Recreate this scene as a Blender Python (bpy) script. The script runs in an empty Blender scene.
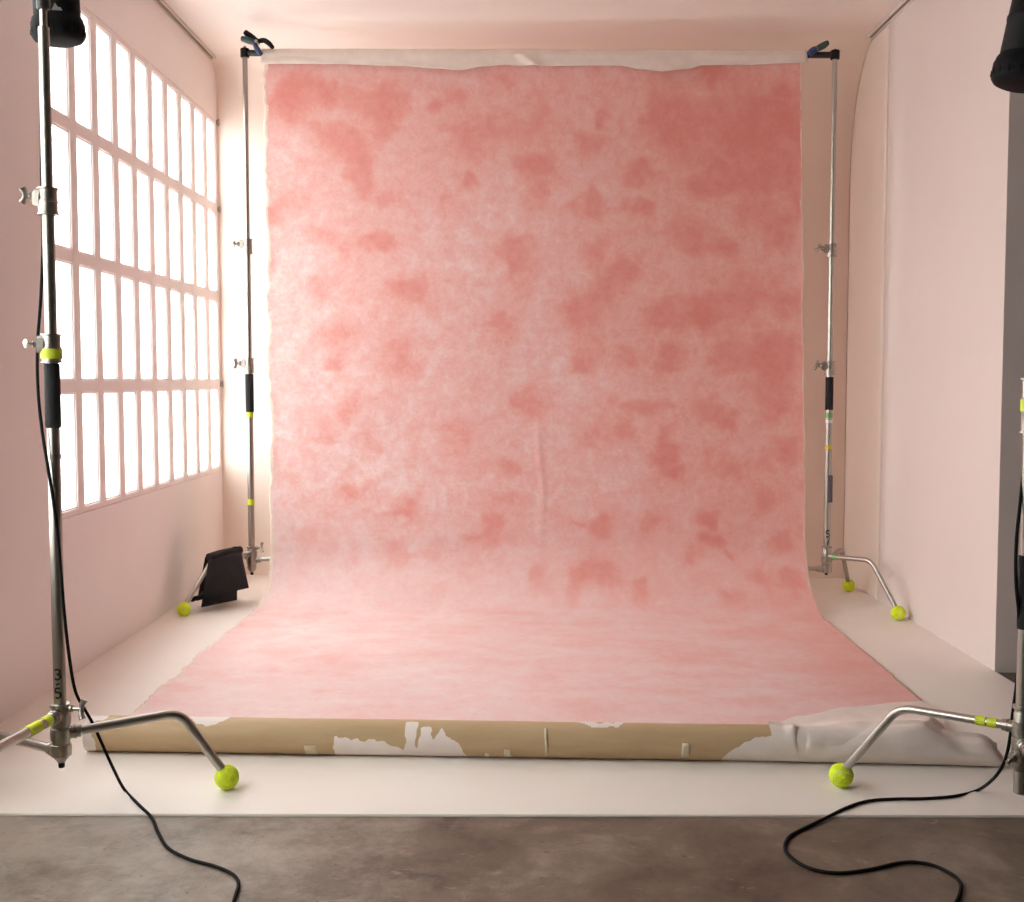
import bpy, bmesh, math, random
from mathutils import Vector, Matrix, noise
random.seed(7)
C = bpy.context.scene.collection
PI = math.pi
# ------------------------------------------------------------------ camera
F = 1158.0
CH = 1.12
PITCH = math.atan(71.0 / F)
YAW = math.atan(5.0 / F)
cam_d = bpy.data.cameras.new('camera')
cam = bpy.data.objects.new('camera', cam_d); C.objects.link(cam)
cam_d.sensor_width = 36.0; cam_d.lens = F / 1024 * 36.0
cam.location = (0, 0, CH); cam.rotation_euler = (PI / 2 - PITCH, 0, YAW)
bpy.context.scene.camera = cam
RM = cam.rotation_euler.to_matrix()
def ray(px, py):
    return RM @ Vector(((px - 512) / F, -(py - 451) / F, -1.0))
def at(px, py, Y):                     # world point seen at a pixel, at depth Y
    d = ray(px, py); return Vector((0, 0, CH)) + d * (Y / d.y)
def ground(px, py, z=0.0):             # world point seen at a pixel, on a level z
    d = ray(px, py); return Vector((0, 0, CH)) + d * ((z - CH) / d.z)
# ------------------------------------------------------------------ materials
def lin(r, g, b):
    f = lambda c: (c / 255 / 12.92) if c / 255 <= .04045 else ((c / 255 + .055) / 1.055) ** 2.4
    return (f(r), f(g), f(b), 1)
class NT:
    def __init__(s, name):
        s.m = bpy.data.materials.new(name); s.m.use_nodes = True
        s.t = s.m.node_tree; s.n = s.t.nodes; s.l = s.t.links
        s.b = s.n['Principled BSDF']; s.out = s.n['Material Output']
        s.co = s.n.new('ShaderNodeTexCoord').outputs['Object']
    def link(s, a, b): s.l.new(a, b)
    def mapping(s, scale):
        mp = s.n.new('ShaderNodeMapping'); mp.inputs['Scale'].default_value = scale
        s.link(s.co, mp.inputs['Vector']); return mp.outputs[0]
    def noise(s, scale, detail=4, rough=.55, vec=None, dist=0):
        nd = s.n.new('ShaderNodeTexNoise'); nd.inputs['Scale'].default_value = scale
        nd.inputs['Detail'].default_value = detail; nd.inputs['Roughness'].default_value = rough
        nd.inputs['Distortion'].default_value = dist
        s.link(vec if vec else s.co, nd.inputs['Vector']); return nd.outputs['Fac']
    def math(s, op, a, b=0.0, clamp=False):
        nd = s.n.new('ShaderNodeMath'); nd.operation = op; nd.use_clamp = clamp
        for i, v in enumerate((a, b)):
            if isinstance(v, (int, float)): nd.inputs[i].default_value = v
            else: s.link(v, nd.inputs[i])
        return nd.outputs[0]
    def ramp(s, fac, stops):
        nd = s.n.new('ShaderNodeValToRGB'); e = nd.color_ramp.elements
        while len(e) < len(stops): e.new(.5)
        for k, (p, c) in enumerate(stops):
            e[k].position = p; e[k].color = c if len(c) == 4 else (*c, 1)
        s.link(fac, nd.inputs[0]); return nd.outputs[0]
    def mix(s, fac, a, b):
        nd = s.n.new('ShaderNodeMix'); nd.data_type = 'RGBA'
        for sock, v in ((nd.inputs[0], fac), (nd.inputs[6], a), (nd.inputs[7], b)):
            if isinstance(v, (int, float)): sock.default_value = v
            elif isinstance(v, tuple): sock.default_value = v if len(v) == 4 else (*v, 1)
            else: s.link(v, sock)
        return nd.outputs[2]
    def attr(s, name):
        nd = s.n.new('ShaderNodeAttribute'); nd.attribute_name = name; return nd.outputs['Fac']
    def bump(s, h, strength, dist=.01):
        nd = s.n.new('ShaderNodeBump'); nd.inputs['Strength'].default_value = strength
        nd.inputs['Distance'].default_value = dist; s.link(h, nd.inputs['Height'])
        s.link(nd.outputs[0], s.b.inputs['Normal'])
def mat(name, col, rough=.5, metal=0.0, var=.06, vscale=8, bump=0.0, bscale=40, spec=.5):
    q = NT(name); c = col if len(col) == 4 else (*col, 1)
    lo = tuple(x * (1 - var) for x in c[:3]) + (1,); hi = tuple(min(1, x * (1 + var)) for x in c[:3]) + (1,)
    q.link(q.ramp(q.noise(vscale, 5), [(.3, lo), (.7, hi)]), q.b.inputs['Base Color'])
    q.b.inputs['Roughness'].default_value = rough; q.b.inputs['Metallic'].default_value = metal
    q.b.inputs['Specular IOR Level'].default_value = spec
    if bump: q.bump(q.noise(bscale, 3), bump)
    return q.m
M = {}
M['wall'] = mat('left wall white with flare', (.87, .82, .805), .6, var=.012, vscale=3, bump=.03, bscale=60)  # lighter than the right wall: glow from the window put into the colour
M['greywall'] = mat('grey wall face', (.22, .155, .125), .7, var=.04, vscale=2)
M['wallr'] = mat('right wall white toned down', (.72, .64, .60), .6, var=.012, vscale=3, bump=.03, bscale=60)  # same white, darker: the light difference between the walls is in the colour
M['cove'] = mat('cream cove paint', (.84, .765, .685), .6, var=.015, vscale=2)
M['ceiling'] = mat('ceiling paint', (.84, .755, .705), .7, var=.012, vscale=2)
M['dim'] = mat('grey wall paint', (.18, .155, .135), .7, var=.05, vscale=2)
M['frame'] = mat('window frame paint', (.84, .77, .75), .45, var=.01)
M['trim'] = mat('trim paint', (.74, .68, .64), .5, var=.02)
M['slot'] = mat('dark slot', (.30, .25, .23), .7)
M['chrome'] = mat('satin nickel', (.44, .415, .37), .32, 1.0, var=.05, vscale=20)
M['chromed'] = mat('worn nickel casting', (.40, .37, .325), .36, 1.0, var=.14, vscale=60, bump=.1, bscale=150)
M['foam'] = mat('black foam grip', (.009, .0085, .009), .85, bump=.25, bscale=300)
M['blackp'] = mat('black plastic', (.007, .0065, .0065), .6, var=.3, vscale=30, spec=.18)
M['blackr'] = mat('black rubber', (.008, .0075, .008), .75, spec=.15)
M['blackm'] = mat('black metal', (.02, .018, .018), .4)
M['bag'] = mat('black nylon', (.008, .007, .007), .8, var=.3, vscale=25, bump=.35, bscale=90)
M['ytape'] = mat('fluorescent yellow tape', (.62, .72, .03), .5)
M['gtape'] = mat('green tape', (.16, .42, .12), .5)
M['wtape'] = mat('white tape', (.75, .72, .68), .5)
M['otape'] = mat('amber tape', (.72, .56, .04), .5)
M['greytag'] = mat('grey tag', (.09, .08, .085), .6)
M['ink'] = mat('black ink', (.012, .011, .01), .6)
M['teal'] = mat('teal grip', (.018, .052, .052), .5)
M['blue'] = mat('blue plastic', (.014, .045, .13), .45)
M['badge'] = mat('grey badge', (.28, .26, .25), .5)
M['ball'] = mat('tennis felt', (.74, .95, .03), .95, var=.12, vscale=70, bump=.6, bscale=220)
M['seam'] = mat('ball seam', (.72, .74, .42), .9)
M['tapep'] = mat('masking tape', (.62, .52, .36), .6, var=.1, vscale=40)
# floor sheet
q = NT('white painted board')
n1 = q.noise(2.2, 6); n2 = q.noise(26, 6, .7)
c = q.ramp(n1, [(.3, (.79, .725, .655)), (.7, (.83, .775, .71))])
spk = q.math('GREATER_THAN', n2, .735)
q.link(q.mix(q.math('MULTIPLY', spk, .45), c, (.46, .38, .30)), q.b.inputs['Base Color'])
q.b.inputs['Roughness'].default_value = .5; q.bump(q.noise(45, 4), .04); M['sheet'] = q.m
# concrete
q = NT('worn concrete')
n1 = q.noise(3.0, 8, .68, dist=.6); n2 = q.noise(11, 8, .74); n3 = q.noise(42, 5, .72)
f = q.math('ADD', q.math('MULTIPLY', n1, .6), q.math('MULTIPLY', n2, .4))
c = q.ramp(f, [(.36, (.055, .036, .023)), (.45, (.115, .080, .054)), (.54, (.165, .122, .087)), (.66, (.28, .225, .175))])
pale = q.math('GREATER_THAN', q.noise(15, 6, .75, vec=q.mapping((.6, 1.4, 1))), .64)
c = q.mix(q.math('MULTIPLY', pale, .45), c, (.36, .29, .22))
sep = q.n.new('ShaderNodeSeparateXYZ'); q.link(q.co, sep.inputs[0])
dust_and_light = q.math('ADD', q.math('MULTIPLY', sep.outputs[0], -.55), q.math('MULTIPLY', q.math('SUBTRACT', q.noise(4.2, 9, .76), .5), 3.4))  # dust patches; the rise towards the window side paints in its light
dust_and_light = q.ramp(dust_and_light, [(.05, (0, 0, 0)), (.75, (1, 1, 1))])
c = q.mix(q.math('MULTIPLY', dust_and_light, .62), c, (.36, .305, .25))
pit = q.math('GREATER_THAN', n3, .655)
c = q.mix(q.math('MULTIPLY', pit, .75), c, (.03, .032, .026))
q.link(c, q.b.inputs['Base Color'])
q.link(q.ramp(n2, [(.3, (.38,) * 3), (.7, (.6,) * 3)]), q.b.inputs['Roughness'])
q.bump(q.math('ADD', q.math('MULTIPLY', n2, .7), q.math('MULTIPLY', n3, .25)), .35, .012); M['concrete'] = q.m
# frosted pane: part clear, part diffusing
q = NT('frosted glass')
tr = q.n.new('ShaderNodeBsdfTransparent'); tl = q.n.new('ShaderNodeBsdfTranslucent')
tr.inputs[0].default_value = (.97, .98, .97, 1); tl.inputs[0].default_value = (.93, .93, .91, 1)
mx = q.n.new('ShaderNodeMixShader')
q.link(q.ramp(q.noise(5, 3), [(.3, (.28,) * 3), (.7, (.36,) * 3)]), mx.inputs[0])
q.link(tr.outputs[0], mx.inputs[1]); q.link(tl.outputs[0], mx.inputs[2]); q.link(mx.outputs[0], q.out.inputs[0])
q.n.remove(q.b); M['pane'] = q.m
# painted canvas
q = NT('hand painted pink canvas')
at_p = q.attr('pigment_and_light'); at_e = q.attr('border')
n1 = q.noise(2.4, 6, .6, dist=.3); n2 = q.noise(11, 7, .68, dist=.4); n3 = q.noise(70, 5, .7)
n4 = q.noise(5, 6, .7, vec=q.mapping((.7, 1.2, 2.2)))
n5 = q.noise(26, 6, .72, dist=.5)
v = 0.0
for nn, amp in ((n1, .38), (n2, .75), (n5, .58), (n3, .34), (n4, .25)):
    v = q.math('ADD', v, q.math('MULTIPLY', q.math('SUBTRACT', nn, .5), amp))
p = q.math('ADD', at_p, q.math('MULTIPLY', v, q.attr('mottle')))
c = q.ramp(p, [(-.0, (.80, .67, .645)), (.15, (.79, .578, .55)), (.34, (.77, .455, .42)), (.58, (.74, .35, .305)), (.95, (.69, .25, .215))])
scuff = q.math('GREATER_THAN', q.noise(30, 7, .75, vec=q.mapping((.6, 1, 1.5))), .70)
c = q.mix(q.math('MULTIPLY', scuff, .30), c, (.82, .68, .60))
e = q.math('ADD', at_e, q.math('MULTIPLY', q.math('SUBTRACT', n2, .5), 1.6))
e = q.math('GREATER_THAN', e, .52)
q.link(q.mix(q.math('MULTIPLY', e, .8), c, (.78, .68, .56)), q.b.inputs['Base Color'])
q.b.inputs['Roughness'].default_value = .62; q.b.inputs['Specular IOR Level'].default_value = .35
h = q.math('ADD', q.math('MULTIPLY', q.noise(3, 4, .6, vec=q.mapping((.5, 4, 5))), .8), q.math('MULTIPLY', q.noise(14, 4), .25))
h = q.math('ADD', h, q.math('MULTIPLY', n3, .05))
q.bump(h, .12, .02); M['canvas'] = q.m
M['header'] = mat('white canvas back', (.76, .68, .61), .75, var=.06, vscale=14, bump=.25, bscale=30)
# roll: kraft with torn white paper
q = NT('kraft tube with torn paper')
w = q.math('ADD', q.attr('torn'), q.math('MULTIPLY', q.math('SUBTRACT', q.noise(70, 4, .7), .5), .35))
w = q.math('GREATER_THAN', w, .5)
k = q.ramp(q.noise(6, 6, .6, vec=q.mapping((.5, 3, 3))), [(.3, (.46, .32, .17)), (.7, (.56, .40, .23))])
pw = q.ramp(q.noise(10, 5), [(.3, (.77, .675, .61)), (.7, (.83, .745, .69))])
q.link(q.mix(w, k, pw), q.b.inputs['Base Color']); q.b.inputs['Roughness'].default_value = .6
q.bump(q.math('ADD', q.math('MULTIPLY', w, .5), q.math('MULTIPLY', q.noise(9, 5, .6, vec=q.mapping((.4, 2, 2))), .8)), .35, .006)
M['roll'] = q.m
M['flap'] = mat('white canvas underside', (.80, .70, .635), .7, var=.07, vscale=9, bump=.4, bscale=12)
# ------------------------------------------------------------------ builders
def link(name, bm, m, parent=None, loc=(0, 0, 0), smooth=True, attrs=None):
    me = bpy.data.meshes.new(name)
    bmesh.ops.translate(bm, verts=bm.verts, vec=-Vector(loc))
    bmesh.ops.recalc_face_normals(bm, faces=bm.faces)
    bm.to_mesh(me); bm.free()
    if attrs:
        for k, vals in attrs.items():
            a = me.attributes.new(k, 'FLOAT', 'POINT'); a.data.foreach_set('value', vals)
    me.materials.append(m)
    if smooth:
        me.polygons.foreach_set('use_smooth', [True] * len(me.polygons))
        me.set_sharp_from_angle(angle=math.radians(38))
    o = bpy.data.objects.new(name, me); C.objects.link(o)
    if parent: o.parent = parent
    return o
def struct(name, bm, m, smooth=False, parent=None):
    o = link(name, bm, m, parent, smooth=smooth)
    if not parent: o['kind'] = 'structure'
    return o
class Thing:
    def __init__(s, name, label, cat, loc, group=None):
        s.e = bpy.data.objects.new(name, None); C.objects.link(s.e); s.loc = Vector(loc)
        s.e.location = s.loc; s.e.empty_display_size = .1
        s.e['label'] = label; s.e['category'] = cat
        if group: s.e['group'] = group
    def part(s, name, bm, m, parent=None, label=None, smooth=True, attrs=None):
        o = link(name, bm, m, parent or s.e, s.loc, smooth, attrs)
        if label: o['label'] = label
        return o
def single(name, bm, m, label, cat, loc, group=None):
    o = link(name, bm, m, None, loc); o.location = loc
    o['label'] = label; o['category'] = cat
    if group: o['group'] = group
    return o
def B(): return bmesh.new()
def box(bm, lo, hi, bev=0.0):
    r = bmesh.ops.create_cube(bm, size=1)
    vs = r['verts']; lo = Vector(lo); hi = Vector(hi)
    for v in vs: v.co = Vector(((lo + hi) / 2)[i] + v.co[i] * (hi - lo)[i] for i in range(3))
    if bev:
        es = list({e for v in vs for e in v.link_edges})
        bmesh.ops.bevel(bm, geom=es, offset=bev, segments=2, affect='EDGES', profile=.5)
    return bm
def frame(d):
    d = d.normalized(); u = Vector((0, 0, 1)) if abs(d.z) < .95 else Vector((1, 0, 0))
    a = d.cross(u).normalized(); return a, d.cross(a).normalized()
def smooth_path(pts, n=8):
    pts = [Vector(p) for p in pts]
    if len(pts) < 3: return pts
    out = []; P = [pts[0] * 2 - pts[1]] + pts + [pts[-1] * 2 - pts[-2]]
    for i in range(1, len(P) - 2):
        p0, p1, p2, p3 = P[i - 1:i + 3]
        for k in range(n):
            t = k / n; t2 = t * t; t3 = t2 * t
            out.append(.5 * (2 * p1 + (p2 - p0) * t + (2 * p0 - 5 * p1 + 4 * p2 - p3) * t2 + (3 * p1 - p0 - 3 * p2 + p3) * t3))
    out.append(pts[-1]); return out
def tube(bm, pts, r, seg=14, flat=1.0, axis=None, caps=True):
    pts = [Vector(p) for p in pts]; N = len(pts)
    rs = r if isinstance(r, (list, tuple)) else [r] * N
    rings = []; a = None
    for i, p in enumerate(pts):
        t = (pts[min(i + 1, N - 1)] - pts[max(i - 1, 0)]).normalized()
        if a is None:
            a = axis - t * axis.dot(t) if axis else frame(t)[0]
        else: a = a - t * a.dot(t)
        a = a.normalized(); b = t.cross(a)
        rings.append([bm.verts.new(p + (a * math.cos(2 * PI * k / seg) * flat + b * math.sin(2 * PI * k / seg)) * rs[i]) for k in range(seg)])
    for i in range(N - 1):
        for k in range(seg):
            bm.faces.new((rings[i][k], rings[i][(k + 1) % seg], rings[i + 1][(k + 1) % seg], rings[i + 1][k]))
    if caps: bm.faces.new(rings[0]); bm.faces.new(rings[-1][::-1])
    return bm
def lathe(bm, prof, seg=28, mtx=None):
    rings = []; mtx = mtx or Matrix()
    for r, z in prof:
        if r < 1e-6: rings.append([bm.verts.new(mtx @ Vector((0, 0, z)))])
        else: rings.append([bm.verts.new(mtx @ Vector((r * math.cos(2 * PI * k / seg), r * math.sin(2 * PI * k / seg), z))) for k in range(seg)])
    for a, b in zip(rings, rings[1:]):
        for k in range(seg):
            k2 = (k + 1) % seg
            if len(a) == 1 and len(b) == 1: continue
            if len(a) == 1: bm.faces.new((a[0], b[k2], b[k]))
            elif len(b) == 1: bm.faces.new((a[k], a[k2], b[0]))
            else: bm.faces.new((a[k], a[k2], b[k2], b[k]))
    return bm
def cyl(bm, x, y, z0, z1, r, ch=.0015, seg=26):
    return lathe(bm, [(0, z0), (r - ch, z0), (r, z0 + ch), (r, z1 - ch), (r - ch, z1), (0, z1)], seg, Matrix.Translation((x, y, 0)))
def rod(bm, a, b, r, seg=16):
    a = Vector(a); b = Vector(b); L = (b - a).length
    m = Matrix.Translation(a) @ (b - a).to_track_quat('Z', 'Y').to_matrix().to_4x4(); ch = min(r, L) * .18
    return lathe(bm, [(0, 0), (r - ch, 0), (r, ch), (r, L - ch), (r - ch, L), (0, L)], seg, m)
def ring_band(bm, x, y, z0, z1, r0, r1, seg=26):
    return lathe(bm, [(r0, z0), (r1, z0), (r1, z1), (r0, z1), (r0, z0)], seg, Matrix.Translation((x, y, 0)))
def band_on(bm, a, b, r):
    a = Vector(a); b = Vector(b); L = (b - a).length
    m = Matrix.Translation(a) @ (b - a).to_track_quat('Z', 'Y').to_matrix().to_4x4()
    return lathe(bm, [(r * .7, 0), (r, .0005), (r * 1.03, L * .5), (r, L - .0005), (r * .7, L)], 20, m)
def puff(bm, c00, c10, c11, c01, th, n=18, nrm=None, wob=.0, seed=0):
    c = [Vector(v) for v in (c00, c10, c11, c01)]
    nrm = nrm or (c[1] - c[0]).cross(c[3] - c[0]).normalized()
    grid = {}
    for s in (1, -1):
        for i in range(n + 1):
            for j in range(n + 1):
                u, v = i / n, j / n
                if s < 0 and (i in (0, n) or j in (0, n)): grid[s, i, j] = grid[1, i, j]; continue
                p = c[0].lerp(c[1], u).lerp(c[3].lerp(c[2], u), v)
                t = ((1 - abs(2 * u - 1) ** 3.5) * (1 - abs(2 * v - 1) ** 3.5)) ** .5
                w = noise.noise(Vector((u * 4 + seed, v * 4, s * 3.0))) * wob
                grid[s, i, j] = bm.verts.new(p + nrm * (s * th * .5 * t + w * t))
    for s in (1, -1):
        for i in range(n):
            for j in range(n):
                f = [grid[s, i, j], grid[s, i + 1, j], grid[s, i + 1, j + 1], grid[s, i, j + 1]]
                bm.faces.new(f if s > 0 else f[::-1])
    return bm
STROKES = {'3': [[(.1, .92), (.5, 1), (.88, .82), (.8, .6), (.45, .53), (.85, .44), (.92, .2), (.5, 0), (.08, .1)]],
           '5': [[(.85, 1), (.2, 1), (.15, .56), (.5, .64), (.88, .45), (.88, .18), (.5, 0), (.1, .1)]],
           'S': [[(.9, .85), (.5, 1), (.12, .8), (.25, .57), (.75, .45), (.9, .2), (.5, 0), (.08, .14)]],
           '7': [[(.08, 1), (.92, 1), (.6, .5), (.42, 0)]],
           '-': [[(.25, .3), (.8, .7)]]}
def glyphs(x, y, r, ztop, chars, h, ang0, pen=.0034):        # ink lettering wrapped on a column
    bm = B(); z = ztop
    for ch, sc in chars:
        hh = h * sc; w = h * .62
        for st in STROKES[ch]:
            pts = [Vector((p[0], p[1], 0)) for p in st]
            pts = smooth_path(pts, 4) if ch != '7' else pts
            vs = []
            for p in pts:
                a = ang0 + (p.x - .5) * w / r
                vs.append(Vector((x + r * math.cos(a), y + r * math.sin(a), z - hh * (1 - p.y))))
            tube(bm, vs, pen, 6)
            for v in bm.verts:                  # flatten the ink onto the metal
                d = Vector((v.co.x - x, v.co.y - y)); l = d.length; k = (r + max(-.001, min(.0006, l - r))) / l
                v.co.x = x + d.x * k; v.co.y = y + d.y * k
        z -= hh + h * .22
    return bm
# ------------------------------------------------------------------ room
XL, XR, YB, HC = -1.690, 1.842, 6.62, 2.90
W2 = 1.12                                  # where the second window begins, nearer than the frame sees
Y0, XF, YR = -3.2, 5.6, ground(993, 671).y              # rear of the front area, its right side, return wall
WY0, WP, NC, NR = 4.236, .2372, 10, 4
WZ0, WZ1 = .602, 2.578
WY1 = WY0 + WP * NC
TH = .12
YF = ground(512, 817, -.006).y
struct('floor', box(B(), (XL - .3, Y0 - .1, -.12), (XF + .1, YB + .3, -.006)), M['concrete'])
bm = box(B(), (XL, YF, -.007), (XR, YB, 0.0)); 
bmesh.ops.bevel(bm, geom=[e for e in bm.edges if all(abs(v.co.y - YF) < 1e-4 and v.co.z > -.001 for v in e.verts)], offset=.0025, segments=3, affect='EDGES')
fs = struct('floor_white', bm, M['sheet'], smooth=True)
bm = B()
ys = [Y0, W2, W2 + WP * NC, WY0, WY1, YB + .1]
for k in (0, 2, 4): box(bm, (XL - TH, ys[k], -.015), (XL, ys[k + 1], HC + .25))
for k in (1, 3):
    box(bm, (XL - TH, ys[k], -.015), (XL, ys[k + 1], WZ0)); box(bm, (XL - TH, ys[k], WZ1), (XL, ys[k + 1], HC + .25))
struct('wall_left', bm, M['wall'])
# back wall sweeping up into the ceiling
bm = B(); YC = 6.1
def cove(yc, zs, YB):
    p = [(YB, -.015), (YB, .6), (YB, 1.2), (YB, zs)]
    for k in range(1, 25):
        a = PI / 2 * k / 24; p.append((yc + (YB - yc) * math.cos(a), zs + (HC - zs) * math.sin(a)))
    return p + [(yc, HC + .02), (YB + .1, HC + .02), (YB + .1, -.015)]
l = [bm.verts.new((XL, y, z)) for y, z in cove(6.44, 2.72, YB)]; r = [bm.verts.new((XR, y, z)) for y, z in cove(6.05, 2.2, 6.50)]
for k in range(len(l)):
    k2 = (k + 1) % len(l); bm.faces.new((l[k], l[k2], r[k2], r[k]))
bm.faces.new(l); bm.faces.new(r[::-1])
struct('wall_back', bm, M['cove'], smooth=True)
struct('ceiling', box(B(), (XL - .1, 2.85, HC), (XF, YB + .1, HC + .12)), M['ceiling'])
struct('ceiling_front', box(B(), (XL - .1, Y0, HC), (XF, 2.85, HC + .12)), M['dim'])
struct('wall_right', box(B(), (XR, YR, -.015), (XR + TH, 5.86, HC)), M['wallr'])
struct('wall_right_cove', box(B(), (XR + .004, 5.86, -.015), (XR + TH, YB + .1, HC + .12)), M['cove'])
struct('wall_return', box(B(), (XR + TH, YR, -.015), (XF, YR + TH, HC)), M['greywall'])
struct('wall_far_right', box(B(), (XF, Y0, -.015), (XF + .1, YR + TH, HC + .1)), M['dim'])
struct('wall_behind_camera', box(B(), (XL - TH, Y0 - .1, -.015), (XF + .1, Y0, HC + .1)), M['dim'])
# rounded corner bead where the wall panel meets the cove
bm = B(); tube(bm, [(XR, 5.86, 0), (XR, 5.86, 2.86)], .012, 16); struct('trim_3', bm, M['cove'], smooth=True)
# corner tracks between walls and ceiling
for n, sx, x in (('trim_1', 1, XL), ('trim_2', -1, XR)):
    y0 = 2.2 if sx > 0 else YR
    def bx(bm, a, b, z0, z1, ya=y0, yb=(6.50 if sx > 0 else 6.18)):
        return box(bm, (min(x + sx * a, x + sx * b), ya, z0), (max(x + sx * a, x + sx * b), yb, z1))
    bm = B(); bx(bm, .0, .006, HC - .020, HC - .004); bx(bm, .026, .031, HC - .014, HC - .004); bx(bm, .0, .031, HC - .006, HC + .004)
    o = struct(n, bm, M['trim'])
    link('slot', bx(B(), .0065, .0155, HC - .0105, HC - .0065), M['slot'], o, smooth=False)
# windows
bw, rh, dp = .068, .050, .045
DZ = (WZ1 - WZ0) / NR
def window(name, wy0):
    wy1 = wy0 + WP * NC; bm = B()
    for k in range(NC + 1):
        y = wy0 + WP * k
        box(bm, (XL - dp, max(y - bw / 2, wy0), WZ0), (XL - .001, min(y + bw / 2, wy1), WZ1), .004)
    for k in range(NR + 1):
        z = WZ0 + DZ * k
        box(bm, (XL - dp, wy0, max(z - rh / 2, WZ0)), (XL - .002, wy1, min(z + rh / 2, WZ1)), .004)
    win = struct(name, bm, M['frame'])
    sb, pb_ = B(), B(); st = .006
    for i in range(NC):
        for k in range(NR):
            ya = wy0 + WP * i + bw / 2; yb = wy0 + WP * (i + 1) - bw / 2
            za = WZ0 + DZ * k + rh / 2; zb = WZ0 + DZ * (k + 1) - rh / 2
            x0, x1 = XL - .020, XL - .008
            box(sb, (x0, ya, za), (x1, ya + st, zb)); box(sb, (x0, yb - st, za), (x1, yb, zb))
            box(sb, (x0, ya + st, za), (x1, yb - st, za + st)); box(sb, (x0, ya + st, zb - st), (x1, yb - st, zb))
            box(pb_, (XL - .018, ya, za), (XL - .014, yb, zb))
    link('glazing_stop', sb, M['frame'], win, smooth=False)
    link('pane', pb_, M['pane'], win, smooth=False)
    ld = bpy.data.lights.new('window portal', 'AREA'); ld.shape = 'RECTANGLE'; ld.size = wy1 - wy0; ld.size_y = WZ1 - WZ0
    ld.cycles.is_portal = True
    lo = bpy.data.objects.new('window_portal', ld); C.objects.link(lo)
    lo.location = (XL - .10, (wy0 + wy1) / 2, (WZ0 + WZ1) / 2)
    lo.rotation_euler = Matrix(((0, 0, -1), (1, 0, 0), (0, -1, 0))).to_euler()
    return win
win = window('window_1', WY0)
window('window_2', W2)
for zz in (WZ1 - .012, WZ0 + (WZ1 - WZ0) * .75, WZ0 + (WZ1 - WZ0) * .25):
    bm = box(B(), (XL - .004, WY1 - .008, zz - .014), (XL + .012, WY1 + .012, zz + .014), .003)
    rod(bm, (XL + .008, WY1 + .006, zz - .02), (XL + .008, WY1 + .006, zz + .02), .004, 10)
    link('hinge', bm, M['chromed'], win)
# ------------------------------------------------------------------ stands
def t_handle(t, p, out, name='knob', L=.032, bar=.026, roll=0.0, parent=None, m='chromed', sc=1.0):
    """clamp screw with a winged handle"""
    out = Vector(out).normalized(); a, b = frame(out)
    w = (b * math.cos(roll) + a * math.sin(roll)) * bar * sc
    bm = B(); e = p + out * L * sc
    rod(bm, p, e, .0052 * sc, 12); rod(bm, p + out * .004, p + out * .012 * sc, .0095 * sc, 14)
    pts = [e - w + out * .006 * sc, e - w * .55 + out * .001, e, e + w * .55 + out * .001, e + w + out * .006 * sc]
    tube(bm, smooth_path(pts, 4), [.0062 * sc + .0028 * sc * abs(k - 8) / 8 for k in range(17)], 10, .75)
    return t.part(name, bm, M[m], parent)
def collar(t, x, y, z0, z1, r, out, roll=0.0, sc=1.0):
    bm = B(); hz = (z1 - z0)
    lathe(bm, [(r * .7, z0), (r * 1.12, z0), (r * 1.12, z0 + .004), (r, z0 + .005), (r, z0 + hz * .45), (r * 1.05, z0 + hz * .47),
               (r * 1.05, z0 + hz * .53), (r * .96, z0 + hz * .55), (r * .96, z1 - .005), (r * 1.1, z1 - .004), (r * 1.1, z1), (r * .7, z1)], 28, Matrix.Translation((x, y, 0)))
    o = Vector(out).normalized(); p = Vector((x, y, (z0 + z1) / 2 + hz * .12))
    box(bm, (-.0, -.0, -.0), (.001, .001, .001))  # seed replaced below
    bm.verts.ensure_lookup_table()
    bmesh.ops.delete(bm, geom=bm.verts[-8:], context='VERTS')
    tube(bm, [p + o * r * .8, p + o * (r + .011 * sc)], [r * .80, r * .66], 8, 1.3, Vector((0, 0, 1)))
    c = t.part('collar', bm, M['chromed'])
    t_handle(t, p + o * (r + .009 * sc), o, 'knob', .022, .019, roll, c, sc=sc)
    return c
def ball_bm(p):
    bm = B(); bmesh.ops.create_icosphere(bm, subdivisions=4, radius=.0335, matrix=Matrix.Translation(p)); return bm
def seam_bm(p, rot):
    bm = B(); pts = []; a, b = .44, .1
    R = Matrix.Rotation(rot, 3, 'Z') @ Matrix.Rotation(.6, 3, 'X')
    for k in range(73):
        t = 2 * PI * k / 72
        v = Vector(((1 - b) * math.cos(t) + b * math.cos(3 * t), (1 - b) * math.sin(t) - b * math.sin(3 * t), 2 * math.sqrt(b * (1 - b)) * math.cos(2 * t)))
        v = Vector((v.x, v.y, v.z)).normalized() * .0334
        pts.append(p + R @ v)
    return tube(bm, pts, .0011, 6, caps=False)
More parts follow.
